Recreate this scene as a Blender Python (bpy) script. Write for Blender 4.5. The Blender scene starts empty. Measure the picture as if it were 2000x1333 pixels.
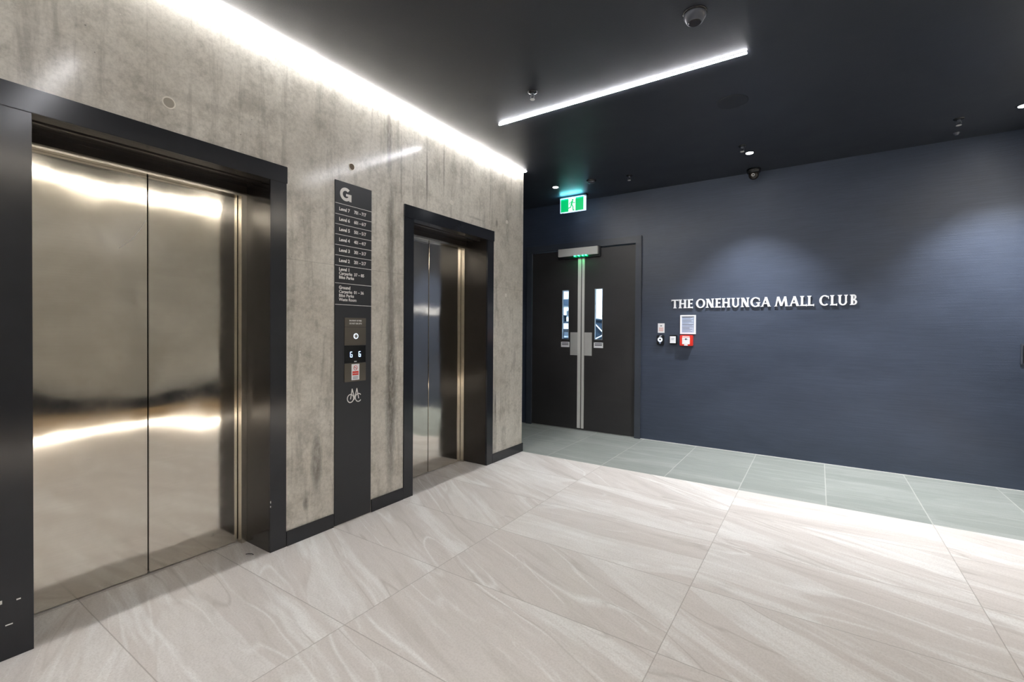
import bpy, bmesh, math, random
from mathutils import Vector, Matrix
random.seed(4)
PI = math.pi
S = bpy.context.scene
C = S.collection

# ------------------------------------------------------------------ camera, world, lights, exposure
F_PX, HY, YAW, ROLL, PITCH, EYE = 902.97, 653.72, .5848, .0066, -.0105, 1.29
D = 2.609      # lift wall plane at x = -D
YB = 5.435     # dark blue wall plane
H = 2.95       # ceiling height
XR = 1.50      # wall opposite the lifts
YC = 4.14      # end of the concrete wall
cam_d = bpy.data.cameras.new('camera')
cam = bpy.data.objects.new('camera', cam_d); C.objects.link(cam); S.camera = cam
def cam_dir(x, y, z=-1.0):
    c, s = math.cos(ROLL), math.sin(ROLL)
    vx, vy = c*x - s*y, s*x + c*y
    c, s = math.cos(PITCH), math.sin(PITCH)
    up, fw = c*vy - s*z, -c*z - s*vy
    Fv = Vector((-math.sin(YAW), math.cos(YAW), 0)); Rv = Vector((math.cos(YAW), math.sin(YAW), 0))
    return Rv*vx + Fv*fw + Vector((0, 0, up))
ax, ay, az = cam_dir(1, 0, 0), cam_dir(0, 1, 0), -cam_dir(0, 0, -1)
m = Matrix((ax, ay, az)).transposed().to_4x4(); m.translation = (0, 0, EYE)
cam.matrix_world = m
cam_d.sensor_width = 36; cam_d.lens = 36*F_PX/2000; cam_d.clip_start = .02
cam_d.shift_y = (HY - 666.5)/2000

W = bpy.data.worlds.new('world'); S.world = W; W.use_nodes = True
W.node_tree.nodes['Background'].inputs[0].default_value = (.5, .55, .6, 1)
W.node_tree.nodes['Background'].inputs[1].default_value = .1
S.view_settings.view_transform = 'Standard'; S.view_settings.look = 'None'
S.view_settings.gamma = 1; S.view_settings.use_curve_mapping = False
S.view_settings.exposure = 1.5
S.cycles.use_denoising = True
S.cycles.sample_clamp_indirect = 6
S.cycles.max_bounces = 10; S.cycles.diffuse_bounces = 6; S.cycles.glossy_bounces = 5
P_COVE, P_LINE, P_COVE_OPP = 24.0, 38.0, 17.0     # emission of the strip lights
P_DOWN = 125.0                                     # downlights, watts

# ------------------------------------------------------------------ node helpers
def lin(r, g, b):
    f = lambda c: (c/255/12.92) if c/255 <= .04045 else ((c/255+.055)/1.055)**2.4
    return (f(r), f(g), f(b), 1)
class NT:
    def __init__(s, name):
        s.m = bpy.data.materials.new(name); s.m.use_nodes = True
        s.t = s.m.node_tree; s.b = s.t.nodes['Principled BSDF']; s.l = s.t.links
        s._pos = None
    def n(s, typ, **kw):
        x = s.t.nodes.new(typ)
        for k, v in kw.items(): setattr(x, k, v)
        return x
    def set(s, sock, v):
        if hasattr(v, 'is_output') or isinstance(v, bpy.types.NodeSocket): s.l.new(v, sock)
        else: sock.default_value = v
    @property
    def pos(s):
        if s._pos is None: s._pos = s.n('ShaderNodeNewGeometry').outputs['Position']
        return s._pos
    def sep(s, v):
        x = s.n('ShaderNodeSeparateXYZ'); s.l.new(v, x.inputs[0]); return x.outputs
    def comb(s, a, b, c):
        x = s.n('ShaderNodeCombineXYZ')
        for i, v in enumerate((a, b, c)): s.set(x.inputs[i], v)
        return x.outputs[0]
    def math(s, op, a, b=0.0, c=None, clamp=False):
        x = s.n('ShaderNodeMath', operation=op); x.use_clamp = clamp
        s.set(x.inputs[0], a); s.set(x.inputs[1], b)
        if c is not None: s.set(x.inputs[2], c)
        return x.outputs[0]
    def vmath(s, op, a, b=(0, 0, 0), out=0):
        x = s.n('ShaderNodeVectorMath', operation=op); s.set(x.inputs[0], a); s.set(x.inputs[1], b)
        return x.outputs[out]
    def scale(s, v, sc): return s.vmath('MULTIPLY', v, sc)
    def noise(s, v, scale=5, detail=3, rough=.5, dist=0, out=0, dims='3D'):
        x = s.n('ShaderNodeTexNoise', noise_dimensions=dims); s.l.new(v, x.inputs['Vector'])
        x.inputs['Scale'].default_value = scale; x.inputs['Detail'].default_value = detail
        x.inputs['Roughness'].default_value = rough; x.inputs['Distortion'].default_value = dist
        return x.outputs[out]
    def mr(s, v, a, b, c=0.0, d=1.0, smooth=False):
        x = s.n('ShaderNodeMapRange'); x.interpolation_type = 'SMOOTHSTEP' if smooth else 'LINEAR'
        s.set(x.inputs[0], v)
        for i, q in enumerate((a, b, c, d)): x.inputs[i+1].default_value = q
        return x.outputs[0]
    def mix(s, fac, a, b, mode='MIX'):
        x = s.n('ShaderNodeMix', data_type='RGBA', blend_type=mode)
        s.set(x.inputs[0], fac); s.set(x.inputs[6], a); s.set(x.inputs[7], b)
        return x.outputs[2]
    def bump(s, h, strength=.3, dist=.01, normal=None):
        x = s.n('ShaderNodeBump'); s.set(x.inputs['Strength'], strength); x.inputs['Distance'].default_value = dist
        s.l.new(h, x.inputs['Height'])
        if normal is not None: s.l.new(normal, x.inputs['Normal'])
        return x.outputs[0]
    def out(s, col=None, rough=None, metal=None, normal=None, **kw):
        if col is not None: s.set(s.b.inputs['Base Color'], col)
        if rough is not None: s.set(s.b.inputs['Roughness'], rough)
        if metal is not None: s.set(s.b.inputs['Metallic'], metal)
        if normal is not None: s.l.new(normal, s.b.inputs['Normal'])
        for k, v in kw.items(): s.set(s.b.inputs[k.replace('_', ' ')], v)
        return s.m
def plain(name, rgb, rough=.5, metal=0.0, grain=.04, **kw):
    """simple surface with faint procedural mottling"""
    t = NT(name); c = lin(*rgb)
    n = t.noise(t.pos, 9, 3, .6)
    k = t.mr(n, .3, .7, 1-grain, 1+grain)
    col = t.vmath('SCALE', c[:3]); col_n = col.node; t.set(col_n.inputs['Scale'], k)
    return t.out(col, rough, metal, **kw)
def emis(name, rgb, strength):
    t = NT(name); t.b.inputs['Emission Color'].default_value = lin(*rgb)
    t.b.inputs['Emission Strength'].default_value = strength
    return t.out(lin(*rgb), .4)

# ------------------------------------------------------------------ materials
def mat_concrete():
    t = NT('fair_faced_concrete'); p = t.pos; s = t.sep(p)
    big = t.noise(p, 1.1, 4, .55)
    streak = t.noise(t.scale(p, (6, 6, .55)), 2.2, 5, .65, .3)
    mid = t.noise(p, 7, 6, .7)
    fine = t.noise(p, 55, 6, .75)
    col = t.mix(t.mr(big, .32, .68, smooth=True), lin(200, 195, 184), lin(222, 218, 208))
    col = t.mix(t.math('MULTIPLY', t.mr(streak, .5, .70, smooth=True), .5), col, lin(136, 131, 121))
    col = t.mix(t.math('MULTIPLY', t.mr(streak, .30, .46, 1, 0, True), .4), col, lin(204, 198, 188))
    col = t.mix(t.math('MULTIPLY', t.mr(mid, .44, .70, smooth=True), .5), col, lin(134, 129, 117))
    col = t.mix(t.math('MULTIPLY', t.mr(t.noise(p, 19, 4, .6), .32, .50, 1, 0, True), .35), col, lin(214, 210, 200))
    col = t.mix(t.math('MULTIPLY', t.mr(fine, .42, .80), .5), col, lin(118, 113, 103))
    # pale specks and dark pin holes
    v = t.n('ShaderNodeTexVoronoi'); t.l.new(p, v.inputs['Vector']); v.inputs['Scale'].default_value = 26
    sp = t.math('MULTIPLY', t.mr(v.outputs['Distance'], .035, .10, 1, 0), t.mr(mid, .5, .6))
    col = t.mix(t.math('MULTIPLY', sp, .6), col, lin(228, 224, 216))
    v2 = t.n('ShaderNodeTexVoronoi'); t.l.new(t.vmath('ADD', p, (3.3, 7.7, 1.1)), v2.inputs['Vector']); v2.inputs['Scale'].default_value = 11
    ph = t.mr(v2.outputs['Distance'], .02, .045, 1, 0)
    col = t.mix(t.math('MULTIPLY', ph, .7), col, lin(92, 86, 78))
    # the stains that have a shape of their own: (y, z, half width, half height, strength)
    wob = t.noise(t.scale(p, (1, 9, 3)), 4, 5, .7)
    rag = t.mr(wob, .38, .62)
    stains = [(2.335, .85, .058, .95, .95), (2.33, 1.9, .04, .6, .75), (2.31, 2.66, .032, .32, .8), (1.735, .45, .045, .24, .9),
              (1.66, .215, .022, .05, .8), (3.655, .52, .016, .19, .9), (3.66, 2.32, .022, .05, .8),
              (3.99, 1.0, .03, .10, .45), (2.70, 2.50, .012, .30, .85), (2.90, 2.66, .009, .26, .8), (2.43, 2.5, .012, .3, .5), (.75, .5, .05, .3, .2),
              (1.0, 2.42, .30, .03, .25), (2.02, 2.30, .02, .1, .25), (3.33, 2.30, .16, .012, .5)]
    for (yc, zc, hy, hz, st) in stains:
        d = t.vmath('MULTIPLY', t.vmath('SUBTRACT', p, (-D, yc, zc)), (0, 1/hy, 1/hz))
        ln = t.vmath('LENGTH', d, out=1)
        k = t.math('MULTIPLY', t.mr(t.math('ADD', ln, t.mr(wob, 0, 1, -.8, .8)), .35, 1.15, st, 0, True), t.mr(rag, 0, 1, .45, 1))
        col = t.mix(k, col, lin(88, 83, 74))
    # form board joints: one level line and two upright ones
    for out_i, c0, js in ((2, 1.70, .3), (1, .86, .12), (1, 2.455, .2)):
        e = t.math('ABSOLUTE', t.math('SUBTRACT', s[out_i], c0))
        col = t.mix(t.mr(e, .0012, .004, js, 0), col, lin(120, 115, 106))
    rough = t.mr(t.math('ADD', t.math('MULTIPLY', mid, .5), t.math('MULTIPLY', streak, .5)), .38, .62, .31, .50)
    h = t.math('ADD', t.math('MULTIPLY', mid, .6), t.math('MULTIPLY', fine, .25))
    h = t.math('SUBTRACT', h, t.math('MULTIPLY', ph, .8))
    return t.out(col, rough, 0.0, t.bump(h, .25, .0025), Coat_Weight=.8, Coat_Roughness=.15)

def mat_tiles(name, size, off, base, vein_l, vein_d, grout, warm, ang0, ang1, vstr, soft=1.0):
    t = NT(name); p = t.pos; s = t.sep(p)
    u = t.math('DIVIDE', t.math('SUBTRACT', s[0], off[0]), size[0])
    v = t.math('DIVIDE', t.math('SUBTRACT', s[1], off[1]), size[1])
    fu, fv = t.math('FLOOR', u), t.math('FLOOR', v)
    wn = t.n('ShaderNodeTexWhiteNoise', noise_dimensions='2D'); t.l.new(t.comb(fu, fv, 0.0), wn.inputs['Vector'])
    r = t.sep(wn.outputs['Color'])
    # rotate the stone's grain per tile
    ang = t.math('MULTIPLY_ADD', r[0], ang1-ang0, ang0)
    ro = t.n('ShaderNodeVectorRotate', rotation_type='Z_AXIS'); t.l.new(p, ro.inputs['Vector']); t.l.new(t.math('MULTIPLY', ang, -1), ro.inputs['Angle'])
    q = t.vmath('ADD', ro.outputs[0], t.vmath('SCALE', wn.outputs['Color']))
    qn = q.node.inputs[1].links[0].from_node; qn.inputs['Scale'].default_value = 23.0
    bend = t.noise(q, 1.4, 2, .5, out=1)
    bd = t.vmath('SCALE', t.vmath('SUBTRACT', bend, (.5, .5, .5))); bd.node.inputs['Scale'].default_value = .085
    q = t.vmath('ADD', q, bd)
    qs = t.scale(q, (.45, 4.2, 1))
    clouds = t.noise(qs, 1.1, 4, .55)
    bands = t.noise(t.scale(q, (.5, 6, 1)), 1.3, 5, .6, .2)
    fine = t.noise(p, 110, 4, .75); mid = t.noise(t.scale(q, (6, 26, 6)), 1, 6, .7)
    col = t.mix(t.mr(clouds, .30, .70, smooth=True), base, t.mix(.45, base, warm))
    col = t.mix(t.math('MULTIPLY', t.mr(bands, .50, .66, smooth=True), .75*vstr), col, vein_l)
    col = t.mix(t.math('MULTIPLY', t.mr(bands, .34, .44, 1, 0, True), .28*vstr), col, vein_d)
    # thin pale veins with a hard edge: zero crossings of a stretched noise
    for sc, thr, st, colr in ((.8, .014, 1.0, vein_l), (1.5, .010, .55, vein_d), (1.15, .008, .8, vein_l), (1.9, .005, .4, vein_l)):
        nz = t.noise(t.scale(t.vmath('ADD', q, (sc*9, sc*5, 0)), (.30, 2.4, 1)), sc, 2, .5)
        e = t.math('ABSOLUTE', t.math('SUBTRACT', nz, .5))
        br = t.mr(t.noise(t.vmath('ADD', p, (sc*3, 1, 2)), 2.2, 3), .40, .56)
        col = t.mix(t.math('MULTIPLY', t.mr(e, 0, thr, st*vstr, 0), br), col, colr)
    # sharp sided slabs of paler stone
    nz = t.noise(t.scale(t.vmath('ADD', q, (2.2, 4.4, 0)), (.5, 3, 1)), .9, 1, .4)
    k = t.math('MULTIPLY', t.mr(nz, .575, .585), t.mr(t.noise(q, 2.6, 4), .3, .7, .3, .8))
    col = t.mix(t.math('MULTIPLY', k, .8*vstr), col, vein_l)
    col = t.mix(t.math('MULTIPLY', t.mr(mid, .42, .72, smooth=True), .18), col, vein_d)
    col = t.mix(t.math('MULTIPLY', t.mr(fine, .44, .66), .36), col, vein_d)
    # joints
    def edge(w, sz):
        fr = t.math('FRACT', w); a = t.math('MINIMUM', fr, t.math('SUBTRACT', 1.0, fr))
        return t.math('MULTIPLY', a, sz)
    e = t.math('MINIMUM', edge(u, size[0]), edge(v, size[1]))
    g = t.mr(e, .0012, .0028*soft, 1, 0)
    col = t.mix(t.math('MULTIPLY', g, .6), col, grout)
    h = t.math('SUBTRACT', t.math('ADD', t.math('MULTIPLY', mid, .15), t.math('MULTIPLY', fine, .1)), g)
    rough = t.mr(mid, .3, .7, .30, .38)
    return t.out(col, rough, 0.0, t.bump(h, .3, .002), Specular_IOR_Level=.4)

def mat_paint(name, rgb, brushed, rough, spec=.5, along=0, shade=.12):
    t = NT(name); p = t.pos; c = lin(*rgb)
    sc = (1.6, 1, 40) if along == 0 else (1, 1.6, 40)
    n1 = t.noise(t.scale(p, sc), 3, 3, .6)
    n2 = t.noise(p, 190, 2, .6)
    n3 = t.noise(t.scale(p, (1, 1, 2.2)), 1.6, 4, .6)
    k = t.mr(n3, .3, .7, 1-shade, 1+shade)
    k = t.math('MULTIPLY', k, t.mr(n1, .3, .7, 1-.10*brushed, 1+.10*brushed))
    col = t.vmath('SCALE', c[:3]); t.set(col.node.inputs['Scale'], k)
    h = t.math('ADD', t.math('MULTIPLY', n1, .7*brushed), t.math('MULTIPLY', n2, .6))
    return t.out(col, t.mr(n3, .3, .7, rough-.05, rough+.05), 0.0, t.bump(h, .45, .0022), Specular_IOR_Level=spec)

def mat_steel(name, rgb, rough, aniso=.75, warp=1.0, tarn=1.0):
    t = NT(name); p = t.pos
    g = t.noise(t.scale(p, (1, 1.2, 260)), 2, 2, .5)
    sm = t.noise(p, 4.5, 5, .65)
    col = t.mix(t.math('MULTIPLY', t.mr(sm, .45, .75), .25*tarn), lin(*rgb), lin(int(rgb[0]*.82), int(rgb[1]*.8), int(rgb[2]*.76)))
    col = t.mix(t.mr(g, .3, .7, 0, .10), col, lin(int(rgb[0]*.8), int(rgb[1]*.8), int(rgb[2]*.8)))
    w = t.noise(t.vmath('ADD', t.scale(p, (1, 1.5, 1.2)), (0, 4, 2)), 1.5, 1, .4)
    tan = t.n('ShaderNodeTangent', direction_type='RADIAL', axis='Z')
    m = t.out(col, t.mr(sm, .3, .7, rough-.03, rough+.05), 1.0, t.bump(w, .5*warp, .03), Anisotropic=aniso)
    t.l.new(tan.outputs[0], t.b.inputs['Tangent'])
    return m

M = {}
M['concrete'] = mat_concrete()
M['tile'] = mat_tiles('pale_stone_tile', (1.18, .586), (-.523, 1.268), lin(221, 215, 210), lin(246, 245, 242),
                      lin(180, 173, 165), lin(154, 147, 139), lin(226, 221, 216), -.62, .10, 1.0)
M['tile_grey'] = mat_tiles('grey_green_stone_tile', (.592, 1.176), (.0655, 4.134), lin(148, 154, 149), lin(174, 178, 174),
                      lin(132, 137, 132), lin(205, 206, 200), lin(156, 160, 155), -.08, .08, .7, 2.0)
M['blue'] = mat_paint('dark_blue_brushed_paint', (60, 69, 86), 1.0, .38, .5)
M['dark'] = mat_paint('charcoal_paint', (40, 42, 48), .3, .5, .4)
M['ceiling'] = mat_paint('charcoal_ceiling_paint', (44, 47, 55), .0, .42, .5, shade=.05)
M['portal'] = plain('black_powder_coat', (37, 39, 44), .17, 0, .05)
M['liner'] = plain('black_gloss_liner', (48, 44, 41), .16, 0, .05)  # same black as the frame, with its brown reflection put into the colour
M['shadow_gap'] = plain('black_gap', (8, 8, 9), .6)
M['steel'] = mat_steel('brushed_stainless', (222, 217, 207), .09, .55, .7)
M['steel_bright'] = mat_steel('stainless_trim', (222, 216, 204), .2, .5, .1, .3)
M['steel_dark'] = mat_steel('dark_brushed_plate', (118, 112, 103), .34, .3, 0, .3)
M['panel'] = plain('black_matt_panel', (40, 42, 46), .42)
M['ink'] = plain('white_print', (232, 230, 226), .5, 0, .01)
M['ink_dark'] = plain('dark_print', (70, 74, 84), .5, 0, .01)
M['ink_blue'] = plain('blue_grey_print', (120, 134, 160), .5, 0, .01)
M['paper_blue'] = plain('pale_blue_paper', (186, 198, 220), .5, 0, .02)
M['white'] = plain('white_paint', (246, 247, 250), .4, 0, .02)
M['highlight_white'] = plain('highlight_white', (226, 226, 222), .35, 0, .02)
M['pink_print'] = plain('faded_red_print', (216, 150, 140), .5)
M['red'] = plain('red_plastic', (222, 52, 38), .35)
M['red_print'] = plain('red_print', (205, 60, 62), .5)
M['black_plastic'] = plain('black_plastic', (24, 26, 30), .3)
M['screen'] = plain('black_glass_screen', (6, 7, 12), .12)
M['digit'] = emis('pale_blue_digits', (170, 205, 255), 1.0)
M['halo'] = emis('lit_button_ring', (225, 238, 255), .32)
M['alu'] = plain('satin_aluminium', (190, 191, 190), .36, .85, .03)
M['alu_white'] = plain('pale_anodised_strip', (222, 222, 218), .35, .25, .02)
M['plate'] = plain('satin_steel_plate', (196, 196, 194), .4, .25, .03)
M['leaf'] = mat_paint('charcoal_door_paint', (50, 49, 50), .3, .42, .45)
M['frame'] = mat_paint('dark_grey_frame_paint', (60, 66, 76), .2, .4, .5)
M['smoke'] = plain('grey_detector_plastic', (70, 74, 84), .28)
M['sens'] = plain('black_sensor_plastic', (20, 21, 24), .25)
M['lens'] = plain('smoked_dome', (46, 42, 38), .08, .3)
M['exit_green'] = emis('lit_green_legend', (0, 165, 92), .45)
M['exit_white'] = emis('lit_white_legend', (225, 255, 246), .36)
M['exit_edge'] = emis('lit_acrylic_edge', (205, 235, 255), .34)
M['led_green'] = emis('green_led', (20, 255, 140), 45)
M['cove'] = emis('cove_diffuser', (252, 250, 250), P_COVE)
M['cove_opp'] = emis('opposite_cove_diffuser', (255, 247, 236), P_COVE_OPP)
M['plinth_led'] = emis('plinth_diffuser', (255, 247, 236), 9)
M['line'] = emis('linear_diffuser', (250, 250, 255), P_LINE)
M['down'] = emis('downlight_lens', (245, 250, 255), 14)
M['lamp_hall'] = emis('hall_lamp', (225, 240, 255), 110)
t = NT('clear_glass'); t.out((.9, .96, .98, 1), .03, 0.0, Transmission_Weight=1.0, IOR=1.1); M['glass'] = t.m

# ------------------------------------------------------------------ mesh helpers
class MB:
    """collects shapes in world coordinates; build() links them as one mesh"""
    def __init__(s): s.v = []; s.f = []
    def add(s, vs, fs):
        o = len(s.v); s.v += [tuple(v) for v in vs]; s.f += [tuple(i+o for i in f) for f in fs]; return s
    def box(s, x0, x1, y0, y1, z0, z1):
        return s.add([(x0,y0,z0),(x1,y0,z0),(x1,y1,z0),(x0,y1,z0),(x0,y0,z1),(x1,y0,z1),(x1,y1,z1),(x0,y1,z1)],
                     [(0,3,2,1),(4,5,6,7),(0,1,5,4),(1,2,6,5),(2,3,7,6),(3,0,4,7)])
    def prism(s, pts, org, ux, uy, depth):
        """polygon pts (2D) at org + u*ux + v*uy, extruded along depth vector"""
        org, ux, uy, dp = Vector(org), Vector(ux), Vector(uy), Vector(depth)
        a = [org + ux*p[0] + uy*p[1] for p in pts]; n = len(a)
        b = [q + dp for q in a]
        area = sum(pts[i][0]*pts[(i+1)%n][1]-pts[(i+1)%n][0]*pts[i][1] for i in range(n))
        flip = (area > 0) == (ux.cross(uy).dot(dp) > 0)
        f = [tuple(range(n)), tuple(reversed(range(n, 2*n)))]
        if flip: f = [tuple(reversed(q)) for q in f]
        fs = f + [((i, (i+1)%n, n+(i+1)%n, n+i) if flip else ((i+1)%n, i, n+i, n+(i+1)%n)) for i in range(n)]
        return s.add(a+b, fs)
    def ring(s, org, ux, uy, depth, R, r, a0=0, a1=2*PI, n=32, sx=1.0, var=0.0):
        """ring or arc of outer radius R, inner r; sx squeezes sideways, var thickens the flanks"""
        for i in range(n):
            t0, t1 = a0+(a1-a0)*i/n, a0+(a1-a0)*(i+1)/n
            g = lambda a: r - var*abs(math.cos(a))
            s.prism([(R*sx*math.cos(t0), R*math.sin(t0)), (R*sx*math.cos(t1), R*math.sin(t1)),
                     (g(t1)*sx*math.cos(t1), g(t1)*math.sin(t1)), (g(t0)*sx*math.cos(t0), g(t0)*math.sin(t0))], org, ux, uy, depth)
        return s
    def disc(s, org, ux, uy, depth, R, n=32):
        return s.prism([(R*math.cos(2*PI*i/n), R*math.sin(2*PI*i/n)) for i in range(n)], org, ux, uy, depth)
    def lathe(s, cx, cy, prof, n=32):
        """profile of (radius, z) turned about the vertical through cx, cy"""
        k = len(prof); vs = []
        for i in range(n):
            a = 2*PI*i/n
            vs += [(cx+r*math.cos(a), cy+r*math.sin(a), z) for r, z in prof]
        fs = [(i*k+j, ((i+1)%n)*k+j, ((i+1)%n)*k+j+1, i*k+j+1) for i in range(n) for j in range(k-1)]
        return s.add(vs, fs)
    def tube(s, pts, r, n=10):
        pts = [Vector(p) for p in pts]; vs = []; fs = []
        for i, p in enumerate(pts):
            d = (pts[min(i+1, len(pts)-1)] - pts[max(i-1, 0)]).normalized()
            u = d.orthogonal().normalized(); w = d.cross(u)
            if i and u.dot(pu) < 0: u, w = -u, -w
            pu = u
            vs += [p + r*(u*math.cos(2*PI*j/n)+w*math.sin(2*PI*j/n)) for j in range(n)]
        for i in range(len(pts)-1):
            fs += [(i*n+j, i*n+(j+1)%n, (i+1)*n+(j+1)%n, (i+1)*n+j) for j in range(n)]
        fs += [tuple(reversed(range(n))), tuple(range((len(pts)-1)*n, len(pts)*n))]
        return s.add(vs, fs)
    def build(s, name, mat, parent=None, bevel=0, smooth=False, org=None):
        if parent is not None: o = world_of(parent)
        elif org is not None: o = Vector(org)
        else:
            xs, ys, zs = zip(*s.v); o = Vector(((min(xs)+max(xs))/2, (min(ys)+max(ys))/2, min(zs)))
        base = o
        me = bpy.data.meshes.new(name)
        me.from_pydata([tuple(Vector(v)-base) for v in s.v], [], s.f)
        bm = bmesh.new(); bm.from_mesh(me); bmesh.ops.recalc_face_normals(bm, faces=bm.faces)
        if bevel:
            es = [e for e in bm.edges if len(e.link_faces) == 2 and e.calc_face_angle(0) > .6]
            bmesh.ops.bevel(bm, geom=es, offset=bevel, segments=2, affect='EDGES', clamp_overlap=True)
        bm.to_mesh(me); bm.free()
        if smooth:
            for p in me.polygons: p.use_smooth = True
        me.materials.append(mat)
        ob = bpy.data.objects.new(name, me); C.objects.link(ob)
        if parent is not None: ob.parent = parent
        else: ob.location = base
        return ob
def world_of(o):
    v = Vector((0, 0, 0))
    while o is not None: v += o.location; o = o.parent
    return v
def empty(name, loc):
    o = bpy.data.objects.new(name, None); C.objects.link(o); o.location = loc; o.empty_display_size = .1; return o
def tag(o, label=None, cat=None, group=None, kind=None):
    if label: o['label'] = label
    if cat: o['category'] = cat
    if group: o['group'] = group
    if kind: o['kind'] = kind
    return o
def copy_tree(o, parent=None):
    c = o.copy(); C.objects.link(c); c.parent = parent
    for ch in [q for q in bpy.data.objects if q.parent == o]: copy_tree(ch, c)
    return c
def struct(o): o['kind'] = 'structure'; return o

def text_mesh(body, org, ux, uy, size, name, mat, parent, fat=0.0, depth=.0006, align='LEFT', spacing=1.0, width=None, line=1.0):
    """lettering on a wall: ux runs along the line of text, uy upwards"""
    cu = bpy.data.curves.new(name, 'FONT'); cu.body = body; cu.size = size; cu.extrude = depth/2; cu.offset = fat*size
    cu.align_x = align; cu.space_character = spacing; cu.space_line = line; cu.resolution_u = 4
    tmp = bpy.data.objects.new(name, cu); C.objects.link(tmp)
    dg = bpy.context.evaluated_depsgraph_get(); dg.update()
    me = bpy.data.meshes.new_from_object(tmp.evaluated_get(dg))
    bpy.data.objects.remove(tmp)
    k = 1.0
    if width:
        xs = [v.co.x for v in me.vertices]; k = width/(max(xs)-min(xs))
    ux, uy = Vector(ux), Vector(uy); nz = ux.cross(uy)
    base = world_of(parent)
    for v in me.vertices:
        v.co = Vector(org) + ux*v.co.x*k + uy*v.co.y + nz*(v.co.z + depth/2) - base
    me.materials.clear(); me.materials.append(mat)
    ob = bpy.data.objects.new(name, me); C.objects.link(ob); ob.parent = parent
    return ob

# ------------------------------------------------------------------ the setting
xL = -3.95           # end of the passage behind the lift wall
fl = MB().box(-2.95, XR+.2, -2.8, 4.134, -.05, 0).build('floor', M['tile']); struct(fl)
fg = MB().box(xL-.1, XR+.2, 4.134, YB+.03, -.05, 0).build('floor', M['tile_grey']); struct(fg)
ce = MB().box(-D+.052, XR-.052, -2.8, YC, H, H+.12)
ce.box(xL-.1, XR+.2, YC, YB+.1, H, H+.12)
ce.box(-D-.02, -D+.052, -2.8, YC, H+.035, H+.12).box(XR-.052, XR+.02, -2.8, YC, H+.035, H+.12)
struct(ce.build('ceiling', M['ceiling']))
# concrete wall with the two lift openings
yo = [(.403, 1.513), (2.477, 3.582)]
wl = MB()
for a, b in ((-2.8, yo[0][0]), (yo[0][1], yo[1][0]), (yo[1][1], YC)): wl.box(-D-.29, -D, a, b, 0, H+.035)
for a, b in yo: wl.box(-D-.29, -D, a, b, 2.21, H+.035)
struct(wl.build('wall_left', M['concrete']))
struct(MB().box(xL, -D-.292, YC-.2, YC, 0, H).build('wall_passage_side', M['dark']))
struct(MB().box(xL-.1, xL, YC-.2, YB, 0, H).build('wall_passage_end', M['dark']))
wb = MB().box(xL-.1, -3.33, YB, YB+.14, 0, H).box(-1.765, XR+.2, YB, YB+.14, 0, H).box(-3.33, -1.765, YB, YB+.14, 2.405, H)
struct(wb.build('wall_back', M['blue']))
struct(MB().box(XR, XR+.15, -2.8, YC, 0, H+.035).box(XR, XR+.15, YC, YB, 0, H).build('wall_right', M['concrete']))
struct(MB().box(-2.95, XR+.2, -2.9, -2.8, 0, H+.1).build('wall_front', M['dark']))
for a, b in ((-2.8, .381), (1.535, 1.852), (2.156, 2.455), (3.602, YC)):
    struct(MB().box(-D, -D+.010, a, b, 0, .088).build('baseboard_left', M['portal'], bevel=.001))
struct(MB().box(-D-.28, -D+.010, YC, YC+.010, 0, .088).build('baseboard_end', M['portal'], bevel=.001))
# low lit plinth along the opposite wall (met only as a reflection in the lift doors)
M['timber'] = plain('pale_timber', (176, 148, 108), .45)
struct(MB().box(XR-.11, XR, -2.8, YC, .035, .29).build('trim_2', M['timber']))
struct(MB().box(XR-.13, XR, -2.8, YC, .29, .52).build('trim_3', M['portal']))
struct(MB().box(-1.75, XR, YB-.008, YB, 0, .004).build('floor_edge_highlight', M['highlight_white']))  # white strip put in as the highlight along the floor edge

# tie holes in the concrete: shallow cups with a rim
def tie_hole(y, z, r=.019, ring=False):
    x = -D
    g = empty('tie_hole_plug' if ring else 'tie_hole', (x, y, z))
    X, Y, Z = (0, 1, 0), (0, 0, 1), (1, 0, 0)
    b = MB()
    if ring:
        b.ring((x, y, z), X, Y, (.004, 0, 0), .028, .023).build('rim', M['ink_rim'], g)
        MB().disc((x, y, z), X, Y, (.002, 0, 0), .0225).build('filler', M['cup_mid'], g)
    else:
        b.ring((x, y, z), X, Y, (.0025, 0, 0), r, r*.84).build('rim', M['ink_rim'], g)
        MB().disc((x, y, z), X, Y, (.0008, 0, 0), r*.83).build('cup', M['cup'], g)
    return g
M['ink_rim'] = plain('pale_mortar', (226, 221, 210), .6)
M['cup_mid'] = plain('grey_mortar', (172, 166, 154), .7)
M['cup'] = plain('shaded_mortar', (120, 108, 94), .8)
M['cup_pale'] = plain('pale_mortar_cup', (206, 202, 194), .8)
for (y, z, r, lab, ring) in (
        (.945, 2.367, .025, 'round mortar plug with raised ring in the concrete above the nearest lift', True),
        (1.989, 2.371, .024, 'round brown tie hole in the concrete just above the floor directory', False),
        (2.998, 2.366, .019, 'small round tie hole in the concrete above the far lift frame', False),
        (3.835, 2.367, .017, 'topmost of the four tie holes near the concrete corner', False),
        (3.825, 1.634, .017, 'second highest of the four tie holes near the concrete corner', False),
        (3.850, 1.044, .017, 'third highest of the four tie holes near the concrete corner', False),
        (3.868, .302, .017, 'lowest of the four tie holes near the concrete corner', False)):
    g = tag(tie_hole(y, z, r, ring), lab, 'tie hole', 'tie holes in the concrete wall')
    if y > 2.5:
        for ch in g.children:
            if ch.name.startswith('cup'): ch.data.materials[0] = M['cup_pale']

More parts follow.
